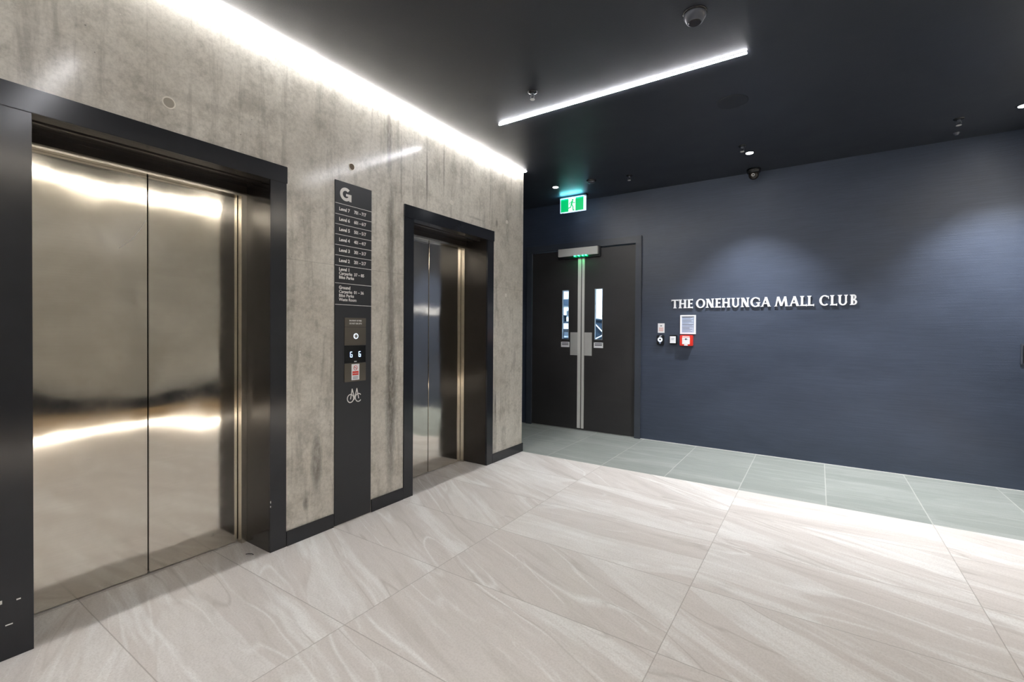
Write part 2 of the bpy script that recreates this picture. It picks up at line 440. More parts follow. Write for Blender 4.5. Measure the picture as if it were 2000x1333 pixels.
# ------------------------------------------------------------------ lifts
def make_lift(y0, label):
    """entrance whose outer frame runs from y0 to y0 + 1.15"""
    y1 = y0+1.152; x = -D; xi = -2.862
    g = empty('elevator_entrance', (x, (y0+y1)/2, 0))
    MB().box(x-.01, x+.014, y0, y1, 2.134, 2.231).build('header', M['portal'], g, bevel=.0015)
    for a, b, la, lb in ((y0+.002, y0+.098, y0+.088, y0+.098), (y1-.098, y1-.002, y1-.098, y1-.088)):
        j = MB().box(x-.01, x+.008, a, b, 0, 2.134).build('jamb', M['portal'], g, bevel=.001)
        MB().box(xi, x-.01, la, lb, 0, 2.134).build('liner', M['liner'], j)
    yi0, yi1 = y0+.098, y1-.098
    s = MB().box(xi, x-.01, yi0, yi1, 2.134, 2.144)
    for q in (-2.70, -2.78): s.box(q-.004, q+.004, yi0, yi1, 2.129, 2.134)
    s.build('soffit', M['liner'], g)
    MB().box(-2.90, xi, yi0, yi1, 2.092, 2.144).build('head_panel', M['liner'], g)
    MB().box(-2.898, -2.858, yi0, yi1, 2.072, 2.092).build('door_head', M['steel_bright'], g, bevel=.001)
    for a, b in ((yi0, yi0+.033), (yi1-.033, yi1)):
        MB().box(-2.906, -2.858, a, b, 0, 2.072).build('door_jamb', M['steel_bright'], g, bevel=.0015)
    mid = (y0+y1)/2
    for a, b in ((yi0+.036, mid-.0028), (mid+.0028, yi1-.036)):
        MB().box(-2.94, -2.90, a, b, .006, 2.085).build('door_panel', M['steel'], g, bevel=.003)
    MB().box(-2.975, -2.945, yi0-.02, yi1+.02, 0, 2.15).build('shaft_back_plate', M['shadow_gap'], g)  # plate closing the shaft behind the doors, its darkness put into the colour
    return tag(g, label, 'elevator', 'lift entrances in the concrete wall')
lift = make_lift(.382, 'nearest lift with brushed steel double doors and black frame')
lift2 = copy_tree(lift); lift2.location.y += 2.073
lift2['label'] = 'far lift with brushed steel doors beyond the floor directory'
# tiny scratches and chips on the near frame
for (y, z, dz) in ((1.4365, .286, .012), (1.4365, .262, .008)):
    c = MB().box(-D+.0075, -D+.0095, y, y+.003, z, z+dz).build('paint_chip', M['ink'], lift)

for (y, z, w, h_) in ((.388, .222, .006, .014), (.432, .219, .012, .005), (.402, .132, .020, .004)):
    MB().box(-D+.0075, -D+.0092, y, y+w, z, z+h_).build('paint_chip', M['ink'], lift)
MB().tube([(-2.8998, .838, 1.680), (-2.8998, .886, 1.726), (-2.8998, .922, 1.784), (-2.8998, .950, 1.842)], .0011, 6).build('scratch', M['ink'], lift)

# ------------------------------------------------------------------ floor directory between the lifts
px = -D+.0065
pn = empty('directory_panel', (-D, 2.004, 0)); tag(pn, 'tall black floor directory panel between the two lifts', 'sign')
MB().box(-D+.0003, px, 1.858, 2.150, .004, 2.252).build('board', M['panel'], pn, bevel=.001)
UX, UZ = (0, 1, 0), (0, 0, 1)
for z in (2.104, 2.034, 1.969, 1.9025, 1.8345, 1.767, 1.701, 1.586, 1.4465):
    MB().box(px, px+.0006, 1.859, 2.149, z-.0016, z+.0016).build('divider_line', M['ink'], pn)
def txt(body, y, z, h, name, width=None, fat=.025, mat='ink', par=pn, x=px, align='LEFT', line=1.0):
    return text_mesh(body, (x, y, z), UX, UZ, h/.72, name, M[mat], par, fat, .0006, align, 1.0, width, line)
# heavy round G: a thick ring cut open at the right with a bar and a spur
g = MB(); o = (px, 1.938, 2.1725); dp = (.0008, 0, 0)
g.ring(o, UX, UZ, dp, .044, .0235, math.radians(48), math.radians(358), 40)
o = (px+.0001, o[1], o[2])
g.prism([(.002, .005), (.044, .005), (.044, -.042), (.027, -.042), (.022, -.011), (.002, -.011)], o, UX, UZ, dp)
g.build('level_letter', M['ink'], pn)
rows = [(7, 2.062, '701 – 717'), (6, 1.995, '601 – 617'), (5, 1.929, '501 – 517'), (4, 1.862, '401 – 417'), (3, 1.794, '301 – 317'), (2, 1.727, '201 – 217')]
for n, z, r in rows:
    txt('Level %d' % n, 1.887, z-.002, .022, 'level_name', .082, .035)
    txt(r, 2.004, z-.002, .022, 'unit_range', .098, .03)
txt('Level 1', 1.887, 1.668, .021, 'level_name', .078, .035)
txt('Carparks', 1.887, 1.642, .020, 'amenity_name', .103)
txt('Bike Parks', 1.887, 1.616, .020, 'amenity_name', .116)
txt('37 – 85', 2.004, 1.642, .020, 'unit_range', .082)
txt('Ground', 1.887, 1.549, .021, 'level_name', .088, .035)
txt('Carparks', 1.887, 1.523, .020, 'amenity_name', .103)
txt('Bike Parks', 1.887, 1.497, .020, 'amenity_name', .116)
txt('Waste Room', 1.887, 1.471, .020, 'amenity_name', .138)
txt('01 – 36', 2.004, 1.523, .020, 'unit_range', .080)
# bicycle shaped emblem: two wheels as O and C with a pointed M between them
e = MB(); zc = .822
e.ring((px, 1.979, zc), UX, UZ, dp, .030, .0235, 0, 2*PI, 32, .92)
e.ring((px, 2.043, zc), UX, UZ, dp, .030, .0235, math.radians(40), math.radians(320), 28, .92)
def stroke(mb, pts, w, org, ux=UX, uy=UZ, dp=dp):
    for q, (a, b) in enumerate(zip(pts, pts[1:])):
        org = tuple(Vector(org) + Vector(dp)*.08)
        d = Vector((b[0]-a[0], b[1]-a[1])).normalized(); n = Vector((-d.y, d.x))*w/2
        e0, e1 = Vector(a)-d*w*.3, Vector(b)+d*w*.3
        mb.prism([e0-n, e1-n, e1+n, e0+n], org, ux, uy, dp)
stroke(e, [(1.980, zc-.004), (1.992, .884), (2.012, zc-.003), (2.030, .884), (2.045, zc-.004)], .0068, (px, 0, 0))
stroke(e, [(2.012, zc-.003), (2.005, zc-.012)], .006, (px, 0, 0))
e.build('bicycle_emblem', M['ink'], pn)

# call station: engraved upper plate, black display, lower plate with a sticker
xp = px+.004
cp = empty('lift_call_plate', (px, 2.0155, 1.176)); tag(cp, 'dark metal call plate with button, above the lift display', 'button panel')
MB().box(px, xp, 1.929, 2.102, 1.178, 1.2995).build('button_plate', M['steel_dark'], cp, bevel=.0012)
MB().box(px, xp, 1.929, 2.102, 1.3015, 1.362).build('notice_plate', M['steel_dark'], cp, bevel=.0012)
txt('IN EVENT OF FIRE', 2.0155, 1.338, .0105, 'engraved_notice', .098, .02, 'ink', cp, xp, 'CENTER')
txt('DO NOT USE LIFTS', 2.0155, 1.319, .0105, 'engraved_notice', .098, .02, 'ink', cp, xp, 'CENTER')
b = MB().ring((xp, 2.018, 1.239), UX, UZ, (.002, 0, 0), .019, .013).build('call_button', M['halo'], cp)
MB().disc((xp, 2.018, 1.239), UX, UZ, (.003, 0, 0), .0125, 24).build('button_cap', M['steel_bright'], b)
MB().prism([(-.005, -.004), (.005, -.004), (0, .006)], (xp+.003, 2.018, 1.239), UX, UZ, (.0006, 0, 0)).build('arrow', M['ink_dark'], b)
ds = empty('floor_indicator', (px, 2.0155, 1.062)); tag(ds, 'black glass lift display showing two pale blue glowing characters', 'display')
MB().box(px, xp-.002, 1.931, 2.100, 1.0605, 1.1745).build('screen', M['screen'], ds)
def seg(ch, y, z, w, h):
    b = MB(); s = .004; x0 = xp-.002
    L = {'a': (y-w/2, y+w/2, z+h/2-s/2, z+h/2+s/2), 'g': (y-w/2, y+w/2, z-s/2, z+s/2), 'd': (y-w/2, y+w/2, z-h/2-s/2, z-h/2+s/2),
         'f': (y-w/2-s/2, y-w/2+s/2, z, z+h/2), 'e': (y-w/2-s/2, y-w/2+s/2, z-h/2, z), 'c': (y+w/2-s/2, y+w/2+s/2, z-h/2, z), 'b': (y+w/2-s/2, y+w/2+s/2, z, z+h/2),
         'h': (y, y+w/2, z-s/2, z+s/2)}
    for c in ch: a = L[c]; b.box(x0, x0+.0008, *a)
    b.build('digit', M['digit'], ds)
seg('afedch', 1.983, 1.116, .014, .034)
seg('afgedc', 2.051, 1.117, .014, .034)
MB().box(xp-.002, xp-.001, 2.006, 2.026, 1.064, 1.072).build('status_lamp', M['plate'], ds)
lp = empty('lower_call_plate', (px, 2.0155, .932)); tag(lp, 'blank dark metal plate with a sticker, below the lift display', 'panel')
MB().box(px, xp, 1.929, 2.102, .934, 1.057).build('plate', M['steel_dark'], lp, bevel=.0012)
st = empty('warning_sticker', (xp, 2.0155, .942)); tag(st, 'white and red prohibition sticker on the lower call plate', 'sticker')
MB().box(xp, xp+.0005, 1.984, 2.047, .944, 1.051).build('backing', M['white'], st)
MB().ring((xp+.0005, 2.0155, 1.025), UX, UZ, (.0005, 0, 0), .016, .0125, n=24).build('prohibition_ring', M['red_print'], st)
k = MB(); stroke(k, [(2.0155-.010, 1.035), (2.0155+.010, 1.015)], .003, (xp+.0005, 0, 0), dp=(.0005, 0, 0)); k.build('prohibition_bar', M['red_print'], st)
MB().box(xp+.0005, xp+.0007, 2.006, 2.025, 1.0235, 1.0265).build('cigarette', M['ink_dark'], st)
MB().box(xp+.0005, xp+.0008, 1.991, 2.040, .976, 1.003).build('red_box', M['red'], st)
txt('NO SMOKING', 2.0155, .986, .006, 'red_box_text', .042, .01, 'ink', st, xp+.0008, 'CENTER')
for z in (.966, .959, .952): MB().box(xp+.0005, xp+.0007, 1.995, 2.036, z-.0012, z+.0012).build('print_line', M['ink_dark'], st)

# ------------------------------------------------------------------ double door in the blue wall
d1 = empty('door_1', (-2.545, YB, 0)); struct(d1)
fy0, fy1 = YB-.028, YB+.12
MB().box(-3.345, -3.262, fy0, fy1, 0, 2.335).box(-1.823, -1.752, fy0, fy1, 0, 2.335).box(-3.345, -1.752, fy0, fy1, 2.335, 2.418).build('door_frame', M['frame'], d1, bevel=.002)
MB().box(-3.262, -1.823, fy1-.05, fy1-.01, 2.31, 2.335).build('gap_shade_strip', M['shadow_gap'], d1)  # black strip put in for the shade of the gap above the leaves
ly0, ly1 = YB-.006, YB+.040       # leaf faces
lz0, lz1 = .012, 2.318
def leaf(x0, x1, w0, w1, s0, s1, pp0, pp1, pl0, pl1):
    z0, z1 = 1.168, 1.812
    lf = MB().box(x0, w0, ly0, ly1, lz0, lz1).box(w1, x1, ly0, ly1, lz0, lz1).box(w0, w1, ly0, ly1, lz0, z0).box(w0, w1, ly0, ly1, z1, lz1).build('leaf', M['leaf'], d1)
    MB().box(w0, w1, ly0+.018, ly0+.024, z0, z1).build('window_pane', M['glass'], lf)
    b = MB()
    for q in ((w0, w0+.007, z0, z1), (w1-.007, w1, z0, z1), (w0+.007, w1-.007, z0, z0+.007), (w0+.007, w1-.007, z1-.007, z1)):
        b.box(q[0], q[1], ly0-.002, ly0+.018, q[2], q[3])
    b.build('glazing_bead', M['alu'], lf)
    MB().box(s0, s1, ly0-.012, ly0, .03, 2.236).build('edge_strip', M['alu_white'], lf, bevel=.002)
    MB().box(pp0, pp1, ly0-.002, ly0, .965, 1.26).build('push_plate', M['plate'], lf, bevel=.0006)
    pq = MB().box(pl0, pl1, ly0-.002, ly0, 1.067, 1.135).build('door_notice', M['white'], lf)
    MB().box(pl0+.014, pl1-.014, ly0-.0026, ly0-.002, 1.113, 1.123).box(pl0+.014, pl1-.014, ly0-.0026, ly0-.002, 1.094, 1.105).build('notice_print', M['ink_dark'], pq)
leaf(-3.259, -2.5285, -2.808, -2.706, -2.578, -2.534, -2.685, -2.580, -2.818, -2.697)
leaf(-2.5255, -1.826, -2.350, -2.242, -2.521, -2.487, -2.485, -2.383, -2.356, -2.232)
MB().box(-3.26, -1.825, ly0, ly1, 0, .010).build('threshold', M['alu'], d1)
mg = empty('door_magnet_lock', (-2.56, ly0-.05, 2.235)); tag(mg, 'silver magnetic lock bar with green lights on top of the double door', 'door lock')
MB().box(-2.840, -2.293, ly0-.062, ly0, 2.240, 2.338).build('housing', M['alu_white'], mg, bevel=.003)
MB().box(-2.855, -2.268, ly0-.03, ly0, 2.212, 2.345).build('armature_plate', M['black_plastic'], mg, bevel=.002)
for x in (-2.610, -2.555, -2.500, -2.455):
    MB().lathe(x, ly0-.045, [(.0001, 2.233), (.007, 2.234), (.008, 2.2405)], 12).build('indicator_light', M['led_green'], mg)

# bright hall beyond the door, seen through the narrow panes
hx0, hx1, hy1 = -6.2, -.6, 9.6
struct(MB().box(hx0, hx1, YB+.14, hy1, -.05, 0).build('floor', M['tile_grey']))
M['hall'] = plain('white_hall_paint', (215, 226, 236), .6)
struct(MB().box(hx0, hx1, hy1, hy1+.1, 0, 3.0).build('wall_hall_back', M['hall']))
struct(MB().box(hx0-.1, hx0, YB+.14, hy1, 0, 3.0).build('wall_hall_left', M['hall']))
struct(MB().box(hx1, hx1+.1, YB+.14, hy1, 0, 3.0).build('wall_hall_right', M['hall']))
struct(MB().box(hx0, hx1, YB+.14, hy1, 3.0, 3.1).build('ceiling', M['hall']))
hl = empty('batten_light', (-4.0, 7.2, 2.94)); tag(hl, 'white batten lamp on the ceiling of the hall beyond the doors', 'ceiling light')
MB().box(-5.2, -2.8, 7.12, 7.28, 2.97, 3.0).build('tray', M['white'], hl)
MB().box(-5.15, -2.85, 7.15, 7.25, 2.93, 2.97).build('tube', M['lamp_hall'], hl)
# metal storage shelving glimpsed through the left pane, slanted stair rails through the right one
M['navy'] = plain('dark_slate_steel', (38, 52, 66), .4)
rk = empty('storage_shelving', (-4.2, 8.0, 0)); tag(rk, 'dark metal shelving seen through the left door pane', 'shelving')
for x in (-4.55, -3.78):
    for y in (7.75, 8.2): MB().box(x-.02, x+.02, y-.02, y+.02, 0, 2.1).build('post', M['navy'], rk)
for z in (.35, .78, 1.12, 1.42, 1.74, 2.05): MB().box(-4.57, -3.76, 7.73, 8.22, z, z+.03).build('shelf', M['navy'], rk)
for i, (x, z, w, hh, lab) in enumerate(((-4.10, 1.15, .12, .16, 'dark box on the shelf low in the left door pane'), (-3.93, 1.15, .14, .10, 'low white box on the shelf low in the left door pane'),
                                  (-4.08, 1.45, .16, .12, 'dark box on the shelf in the middle of the left door pane'), (-3.90, 1.45, .10, .20, 'tall white box on the shelf in the middle of the left door pane'),
                                  (-4.0, 1.77, .2, .10, 'dark box on the shelf high in the left door pane'))):
    tag(MB().box(x-w/2, x+w/2, 7.82, 8.12, z, z+hh).build('storage_box', M['hall'] if i % 2 else M['navy']), lab, 'box', 'boxes on the hall shelving')
sr = empty('braced_panel', (-3.3, 8.0, 0)); tag(sr, 'dark panel with white diagonal bars seen through the right door pane', 'panel')
MB().box(-3.62, -2.9, 7.92, 7.96, 0, 1.50).build('board', M['navy'], sr)
for a, b in (((-3.50, 1.50), (-3.22, 1.22)), ((-3.62, 1.56), (-3.2, 1.48)), ((-3.45, 1.10), (-3.2, 1.22))):
    MB().tube([(a[0], 7.89, a[1]), (b[0], 7.89, b[1])], .012, 8).build('bar', M['white'], sr)

# ------------------------------------------------------------------ raised lettering on the blue wall
ws = empty('wall_sign', (-.55, YB, 1.545)); tag(ws, 'raised white serif lettering across the dark blue wall', 'sign')
HX = (1, 0, 0)
def letter(ch, x0, x1, z0=1.545, hh=.098, yf=YB-.017, th=.0168):
    w = (x1-x0)/hh; T, t_ = .19, .125; o = (x0, yf, z0)
    b = MB(); ux = (hh, 0, 0); uy = (0, 0, hh); dp = (0, th, 0)
    cnt = [0]
    def P(pts):      # every piece sits a hair in front of the last, so no two faces coincide
        cnt[0] += 1; d = .00006*(cnt[0] % 40)
        b.prism(pts, (o[0], o[1]-d, o[2]), ux, uy, (0, th+d, 0))
    def stem(xc, y0=0, y1=1, tw=T, foot=True, top=True):
        h = tw/2; fl = .085
        pts = [(xc-h-(fl if foot else 0), y0)]; pts += [(xc+h+(fl if foot else 0), y0)]
        if foot: pts += [(xc+h+fl*.9, y0+.045), (xc+h, y0+.13)]
        if top: pts += [(xc+h, y1-.13), (xc+h+fl*.9, y1-.045), (xc+h+fl, y1), (xc-h-fl, y1), (xc-h-fl*.9, y1-.045), (xc-h, y1-.13)]
        else: pts += [(xc+h, y1), (xc-h, y1)]
        if foot: pts += [(xc-h, y0+.13), (xc-h-fl*.9, y0+.045)]
        P(pts)
    def bar(x0, x1, yc, serif=0, tw=t_):
        P([(x0, yc-tw/2), (x1, yc-tw/2), (x1, yc+tw/2), (x0, yc+tw/2)])
        if serif: P([(x1-.02, yc-tw/2-serif*.5), (x1+.05, yc-tw/2-serif*.8), (x1+.05, yc+tw/2+serif*.8), (x1-.02, yc+tw/2+serif*.5)])
    def diag(xa, ya, xb, yb, tw): P([(xa-tw/2, ya), (xa+tw/2, ya), (xb+tw/2, yb), (xb-tw/2, yb)])
    def bowl(cx, cy, rx, ry, a0, a1, t1, t2, n=20):
        for i in range(n):
            a, c = math.radians(a0+(a1-a0)*i/n), math.radians(a0+(a1-a0)*(i+1)/n)
            def pt(q, inner):
                return (cx+(rx-(t1 if inner else 0))*math.cos(q), cy+(ry-(t2 if inner else 0))*math.sin(q))
            P([pt(a, 0), pt(c, 0), pt(c, 1), pt(a, 1)])
    if ch == 'T':
        stem(w/2, top=False); bar(.03, w-.03, .94); P([(0, .80), (.05, .82), (.06, 1), (.0, 1.0)]); P([(w-.06, 1), (w-.05, .82), (w, .80), (w, 1)])
    elif ch == 'H': stem(.18); stem(w-.18); bar(.2, w-.2, .52)
    elif ch == 'E': stem(.18); bar(.2, w-.06, .94, .05); bar(.2, w-.12, .51, .04); bar(.2, w-.05, .06, .05)
    elif ch == 'L': stem(.18); bar(.2, w-.05, .06, .08)
    elif ch == 'O': bowl(w/2, .5, w/2, .52, 0, 360, .19, .11, 32)
    elif ch == 'C': bowl(w*.54, .5, w*.54, .52, 48, 312, .20, .11, 28); P([(w*.86, .80), (w*.93, .62), (w*.97, .66), (w*.95, .92), (w*.88, .95)])
    elif ch == 'G':
        bowl(w*.52, .5, w*.52, .52, 48, 315, .20, .11, 28); P([(w*.82, .80), (w*.89, .62), (w*.93, .66), (w*.91, .92), (w*.84, .95)])
        stem(w-.16, .03, .46, .18, False, False); bar(w-.38, w, .43, 0, .08)
    elif ch == 'N': stem(.15, tw=.12); stem(w-.15, tw=.12); diag(.18, 1, w-.18, 0, .24)
    elif ch == 'U':
        for xc, tw in ((.17, .19), (w-.16, .14)): stem(xc, .34, 1, tw, False, True)
        bowl(w/2+.01, .36, w/2-.07, .38, 180, 360, .17, .12, 18)
    elif ch == 'A':
        diag(.14, 0, w/2, 1, .13); diag(w-.17, 0, w/2, 1, .22); bar(.26, w-.28, .34, 0, .10)
        for xc in (.13, w-.15): P([(xc-.15, 0), (xc+.15, 0), (xc+.14, .045), (xc-.14, .045)])
    elif ch == 'M':
        diag(.13, 0, .30, 1, .13); diag(.32, 1, w/2, .04, .21); diag(w-.30, 1, w/2, .04, .13); diag(w-.16, 0, w-.30, 1, .20)
        for xc in (.13, w-.15): P([(xc-.15, 0), (xc+.15, 0), (xc+.14, .045), (xc-.14, .045)])
    elif ch == 'B':
        stem(.18); bowl(.30, .75, w-.38, .25, -90, 90, .16, .10, 14); bowl(.30, .27, w-.32, .27, -90, 90, .17, .11, 14)
        bar(.15, .34, .945, 0, .11); bar(.15, .34, .52, 0, .09); bar(.15, .34, .055, 0, .11)
    b.build('letter', M['white'], ws)
for c, a, b in [('T', -1.404, -1.327), ('H', -1.324, -1.237), ('E', -1.229, -1.171), ('O', -1.136, -1.042), ('N', -1.034, -0.95), ('E', -0.94, -0.883),
                ('H', -0.873, -0.787), ('U', -0.777, -0.697), ('N', -0.687, -0.605), ('G', -0.595, -0.504), ('A', -0.5, -0.407), ('M', -0.375, -0.253),
                ('A', -0.248, -0.156), ('L', -0.154, -0.096), ('L', -0.094, -0.036), ('C', 0.006, 0.086), ('L', 0.092, 0.149), ('U', 0.153, 0.233), ('B', 0.247, 0.305)]:
    letter(c, a, b)

# ------------------------------------------------------------------ small fittings below it
UXB = (1, 0, 0)
ns = empty('red_print_notice', (-1.52, YB, 1.262)); tag(ns, 'small white notice with red print above the round exit button', 'notice')
MB().box(-1.558, -1.482, YB-.003, YB, 1.264, 1.374).build('card', M['white'], ns)
for i, z in enumerate((1.322, 1.310, 1.298, 1.286)): MB().box(-1.545, -1.495, YB-.0036, YB-.003, z-.003, z+.003).build('print_line', M['pink_print'], ns)
MB().box(-1.530, -1.510, YB-.0036, YB-.003, 1.340, 1.350).build('symbol', M['ink_dark'], ns)
eb = empty('exit_button', (-1.522, YB, 1.125)); tag(eb, 'black wall button with glowing pale ring right of the double door', 'button')
MB().box(-1.563, -1.481, YB-.034, YB, 1.125, 1.237).build('housing', M['black_plastic'], eb, bevel=.006)
MB().ring((-1.522, YB-.034, 1.186), UXB, UZ, (0, -.004, 0), .027, .011).build('lit_ring', M['halo'], eb)
MB().disc((-1.522, YB-.034, 1.186), UXB, UZ, (0, -.003, 0), .0105, 20).build('push_cap', M['screen'], eb)
MB().prism([(-.013, -.026), (-.005, -.050), (.005, -.050), (.013, -.026)], (-1.522, YB-.034, 1.186), UXB, UZ, (0, -.002, 0)).build('hand_symbol', M['ink_blue'], eb)
MB().prism([(-.012, .034), (.004, .036), (.020, .044), (.018, .048), (-.002, .044)], (-1.522, YB-.034, 1.186), UXB, UZ, (0, -.002, 0)).build('mark', M['white'], eb)
kr = empty('card_reader', (-1.377, YB, 1.132)); tag(kr, 'black wall box with a plain white face, left of the red call point', 'switch')
MB().box(-1.417, -1.336, YB-.038, YB, 1.134, 1.240).build('housing', M['black_plastic'], kr, bevel=.004)
fcr = MB().box(-1.410, -1.345, YB-.0405, YB-.038, 1.148, 1.226).build('face', M['white'], kr, bevel=.001)
MB().box(-1.395, -1.362, YB-.041, YB-.0405, 1.198, 1.202).box(-1.395, -1.367, YB-.041, YB-.0405, 1.186, 1.190).build('print', M['ink_blue'], fcr)
fc = empty('fire_call_point', (-1.230, YB, 1.120)); tag(fc, 'red fire alarm call point under the framed notice', 'fire alarm')
MB().box(-1.300, -1.163, YB-.052, YB, 1.121, 1.240).build('housing', M['red'], fc, bevel=.005)
gl = MB().box(-1.272, -1.190, YB-.055, YB-.052, 1.140, 1.216).build('break_panel', M['white'], fc, bevel=.001)
MB().disc((-1.231, YB-.055, 1.196), UXB, UZ, (0, -.0008, 0), .010, 16).box(-1.255, -1.243, YB-.0558, YB-.055, 1.193, 1.197).box(-1.219, -1.207, YB-.0558, YB-.055, 1.193, 1.197).build('symbol', M['ink_dark'], gl)
MB().box(-1.250, -1.212, YB-.0535, YB-.052, 1.124, 1.138).build('key_cover', M['white'], fc)
MB().box(-1.270, -1.192, YB-.0526, YB-.052, 1.222, 1.230).build('print', M['ink'], fc)
an = empty('framed_notice', (-1.222, YB, 1.253)); tag(an, 'white framed notice with blue lines, above the red call point', 'notice')
b = MB()
for q in ((-1.306, -1.290, 1.253, 1.467), (-1.154, -1.138, 1.253, 1.467), (-1.290, -1.154, 1.253, 1.267), (-1.290, -1.154, 1.453, 1.467)): b.box(q[0], q[1], YB-.010, YB, q[2], q[3])
b.build('frame', M['white'], an)
MB().box(-1.290, -1.154, YB-.004, YB, 1.267, 1.453).build('paper', M['paper_blue'], an)
lz = 1.444
for k2, (w, mt) in enumerate(((.11, 'ink_dark'), (.09, 'ink_blue'), (.12, 'ink_blue'), (.10, 'ink_dark'), (.12, 'ink_blue'), (.07, 'ink_blue'), (.12, 'ink_dark'), (.11, 'ink_blue'), (.12, 'ink_blue'), (.08, 'ink_dark'), (.11, 'ink_blue'), (.09, 'ink_blue'), (.11, 'ink_blue'))):
    MB().box(-1.284, -1.284+w, YB-.0046, YB-.004, lz-.005, lz).build('text_line', M[mt], an); lz -= .0135
sw = empty('wall_socket', (1.43, YB, 1.03)); tag(sw, 'dark wall plate at the right edge of the blue wall', 'switch')
MB().box(1.378, 1.480, YB-.010, YB, 1.032, 1.200).build('surround', M['smoke'], sw, bevel=.002)
MB().box(1.390, 1.468, YB-.013, YB-.010, 1.044, 1.188).build('face', M['black_plastic'], sw, bevel=.001)

# ------------------------------------------------------------------ lights
def cove(x0, x1, mat, label, lip):
    g = empty('led_cove_strip', ((x0+x1)/2, .7, H)); tag(g, label, 'strip light')
    MB().box(x0, x1, -2.78, YC-.004, H+.004, H+.034).build('channel', M['alu'], g)
    MB().box(x0+.004, x1-.004, -2.78, YC-.006, H-.007, H+.003).build('diffuser', mat, g, bevel=.001)
    return g
cove(-D+.002, -D+.044, M['cove'], 'long glowing strip light where the concrete lift wall meets the ceiling', 1)
cove(XR-.044, XR-.002, M['cove_opp'], 'long glowing strip light along the wall opposite the lifts', -1)
g = empty('plinth_strip_light', (XR-.06, .7, 0)); tag(g, 'glowing strip light under the low plinth opposite the lifts', 'strip light')
MB().box(XR-.10, XR-.01, -2.78, YC-.01, .028, .035).build('channel', M['alu'], g)
MB().box(XR-.105, XR-.085, -2.78, YC-.01, .016, .028).build('diffuser', M['plinth_led'], g)
def line_light(yc, label):
    g = empty('linear_ceiling_light', (-1.27, yc, H)); tag(g, label, 'ceiling light', 'linear ceiling lights')
    MB().box(-2.172, -.368, yc-.008, yc+.008, H-.003, H).build('base', M['black_plastic'], g)
    MB().box(-2.168, -.371, yc-.006, yc+.006, H-.009, H-.003).build('diffuser', M['line'], g, bevel=.001)
    return g
l1 = line_light(3.068, 'slim glowing linear light on the dark ceiling by the far lift')
l2 = copy_tree(l1); l2.location = (-.47, .90, H); l2['label'] = 'slim glowing linear light on the ceiling by the nearest lift'
l3 = copy_tree(l1); l3.location.y = -1.08; l3['label'] = 'added linear light on the ceiling behind the viewpoint, out of view, for ambient light'  # unseen third light, added behind the camera for ambient light

def downlight(x, y, label, power, emat='down'):
    g = empty('downlight', (x, y, H)); tag(g, label, 'downlight', 'recessed downlights')
    MB().lathe(x, y, [(.030, H-.0005), (.045, H-.004), (.048, H-.001), (.048, H)], 28).build('trim_ring', M['black_plastic'], g, smooth=True)
    MB().lathe(x, y, [(.0001, H-.003), (.030, H-.003), (.031, H-.0005)], 28).build('lens', M[emat], g)
    ld = bpy.data.lights.new('downlight_beam', 'SPOT'); ld.energy = power; ld.spot_size = math.radians(92); ld.spot_blend = .75
    ld.shadow_soft_size = .045; ld.color = (.97, .98, 1)
    lo = bpy.data.objects.new('downlight_beam', ld); C.objects.link(lo); lo.parent = g; lo.location = (0, 0, -.012)
    return g
downlight(-.551, 4.818, 'bright downlight in the ceiling beside the dome camera', P_DOWN)
downlight(1.235, 4.886, 'bright downlight at the far right of the ceiling', P_DOWN)
downlight(-2.565, 4.771, 'faint downlight left of the green exit sign', P_DOWN*.12)

# ------------------------------------------------------------------ things on the ceiling
sm = empty('smoke_detector', (-.555, 2.546, H)); tag(sm, 'large grey smoke detector near the top of the picture', 'smoke detector')
MB().lathe(-.555, 2.546, [(.0001, H-.012), (.050, H-.012), (.060, H-.008), (.060, H)], 40).build('base', M['sens'], sm, smooth=True)
MB().lathe(-.555, 2.546, [(.0001, H-.052), (.034, H-.052), (.040, H-.048), (.055, H-.022), (.056, H-.012)], 40).build('body', M['smoke'], sm, smooth=True)
MB().lathe(-.555, 2.546, [(.0001, H-.0545), (.030, H-.0545), (.032, H-.052)], 32).build('grille', M['sens'], sm)

fd = empty('flat_detector', (-2.117, 4.771, H)); tag(fd, 'flat black round detector above right of the exit sign', 'smoke detector')
MB().lathe(-2.117, 4.771, [(.0001, H-.012), (.045, H-.012), (.055, H-.006), (.055, H)], 36).build('base', M['sens'], fd, smooth=True)
MB().lathe(-2.117, 4.771, [(.0001, H-.030), (.030, H-.030), (.038, H-.024), (.042, H-.012)], 36).build('body', M['smoke'], fd, smooth=True)

def sprinkler(x, y, label):
    g = empty('sprinkler_head', (x, y, H)); tag(g, label, 'sprinkler', 'sprinkler heads on the ceiling')
    MB().lathe(x, y, [(.012, H-.010), (.030, H-.006), (.034, H-.001), (.034, H)], 28).build('escutcheon', M['sens'], g, smooth=True)
    MB().lathe(x, y, [(.0001, H-.024), (.008, H-.024), (.010, H-.016), (.011, H)], 16).build('body', M['smoke'], g, smooth=True)
    b = MB()
    for s_ in (-1, 1): b.tube([(x+s_*.009, y, H-.018), (x+s_*.015, y, H-.030), (x+s_*.010, y, H-.044), (x, y, H-.050)], .0022, 6)
    b.build('yoke', M['smoke'], g)
    MB().lathe(x, y, [(.0001, H-.053), (.016, H-.053), (.017, H-.051), (.0001, H-.050)], 20).build('deflector', M['plate'], g)
    return g
s1 = sprinkler(-1.681, 2.778, 'sprinkler head above the left end of the linear light')
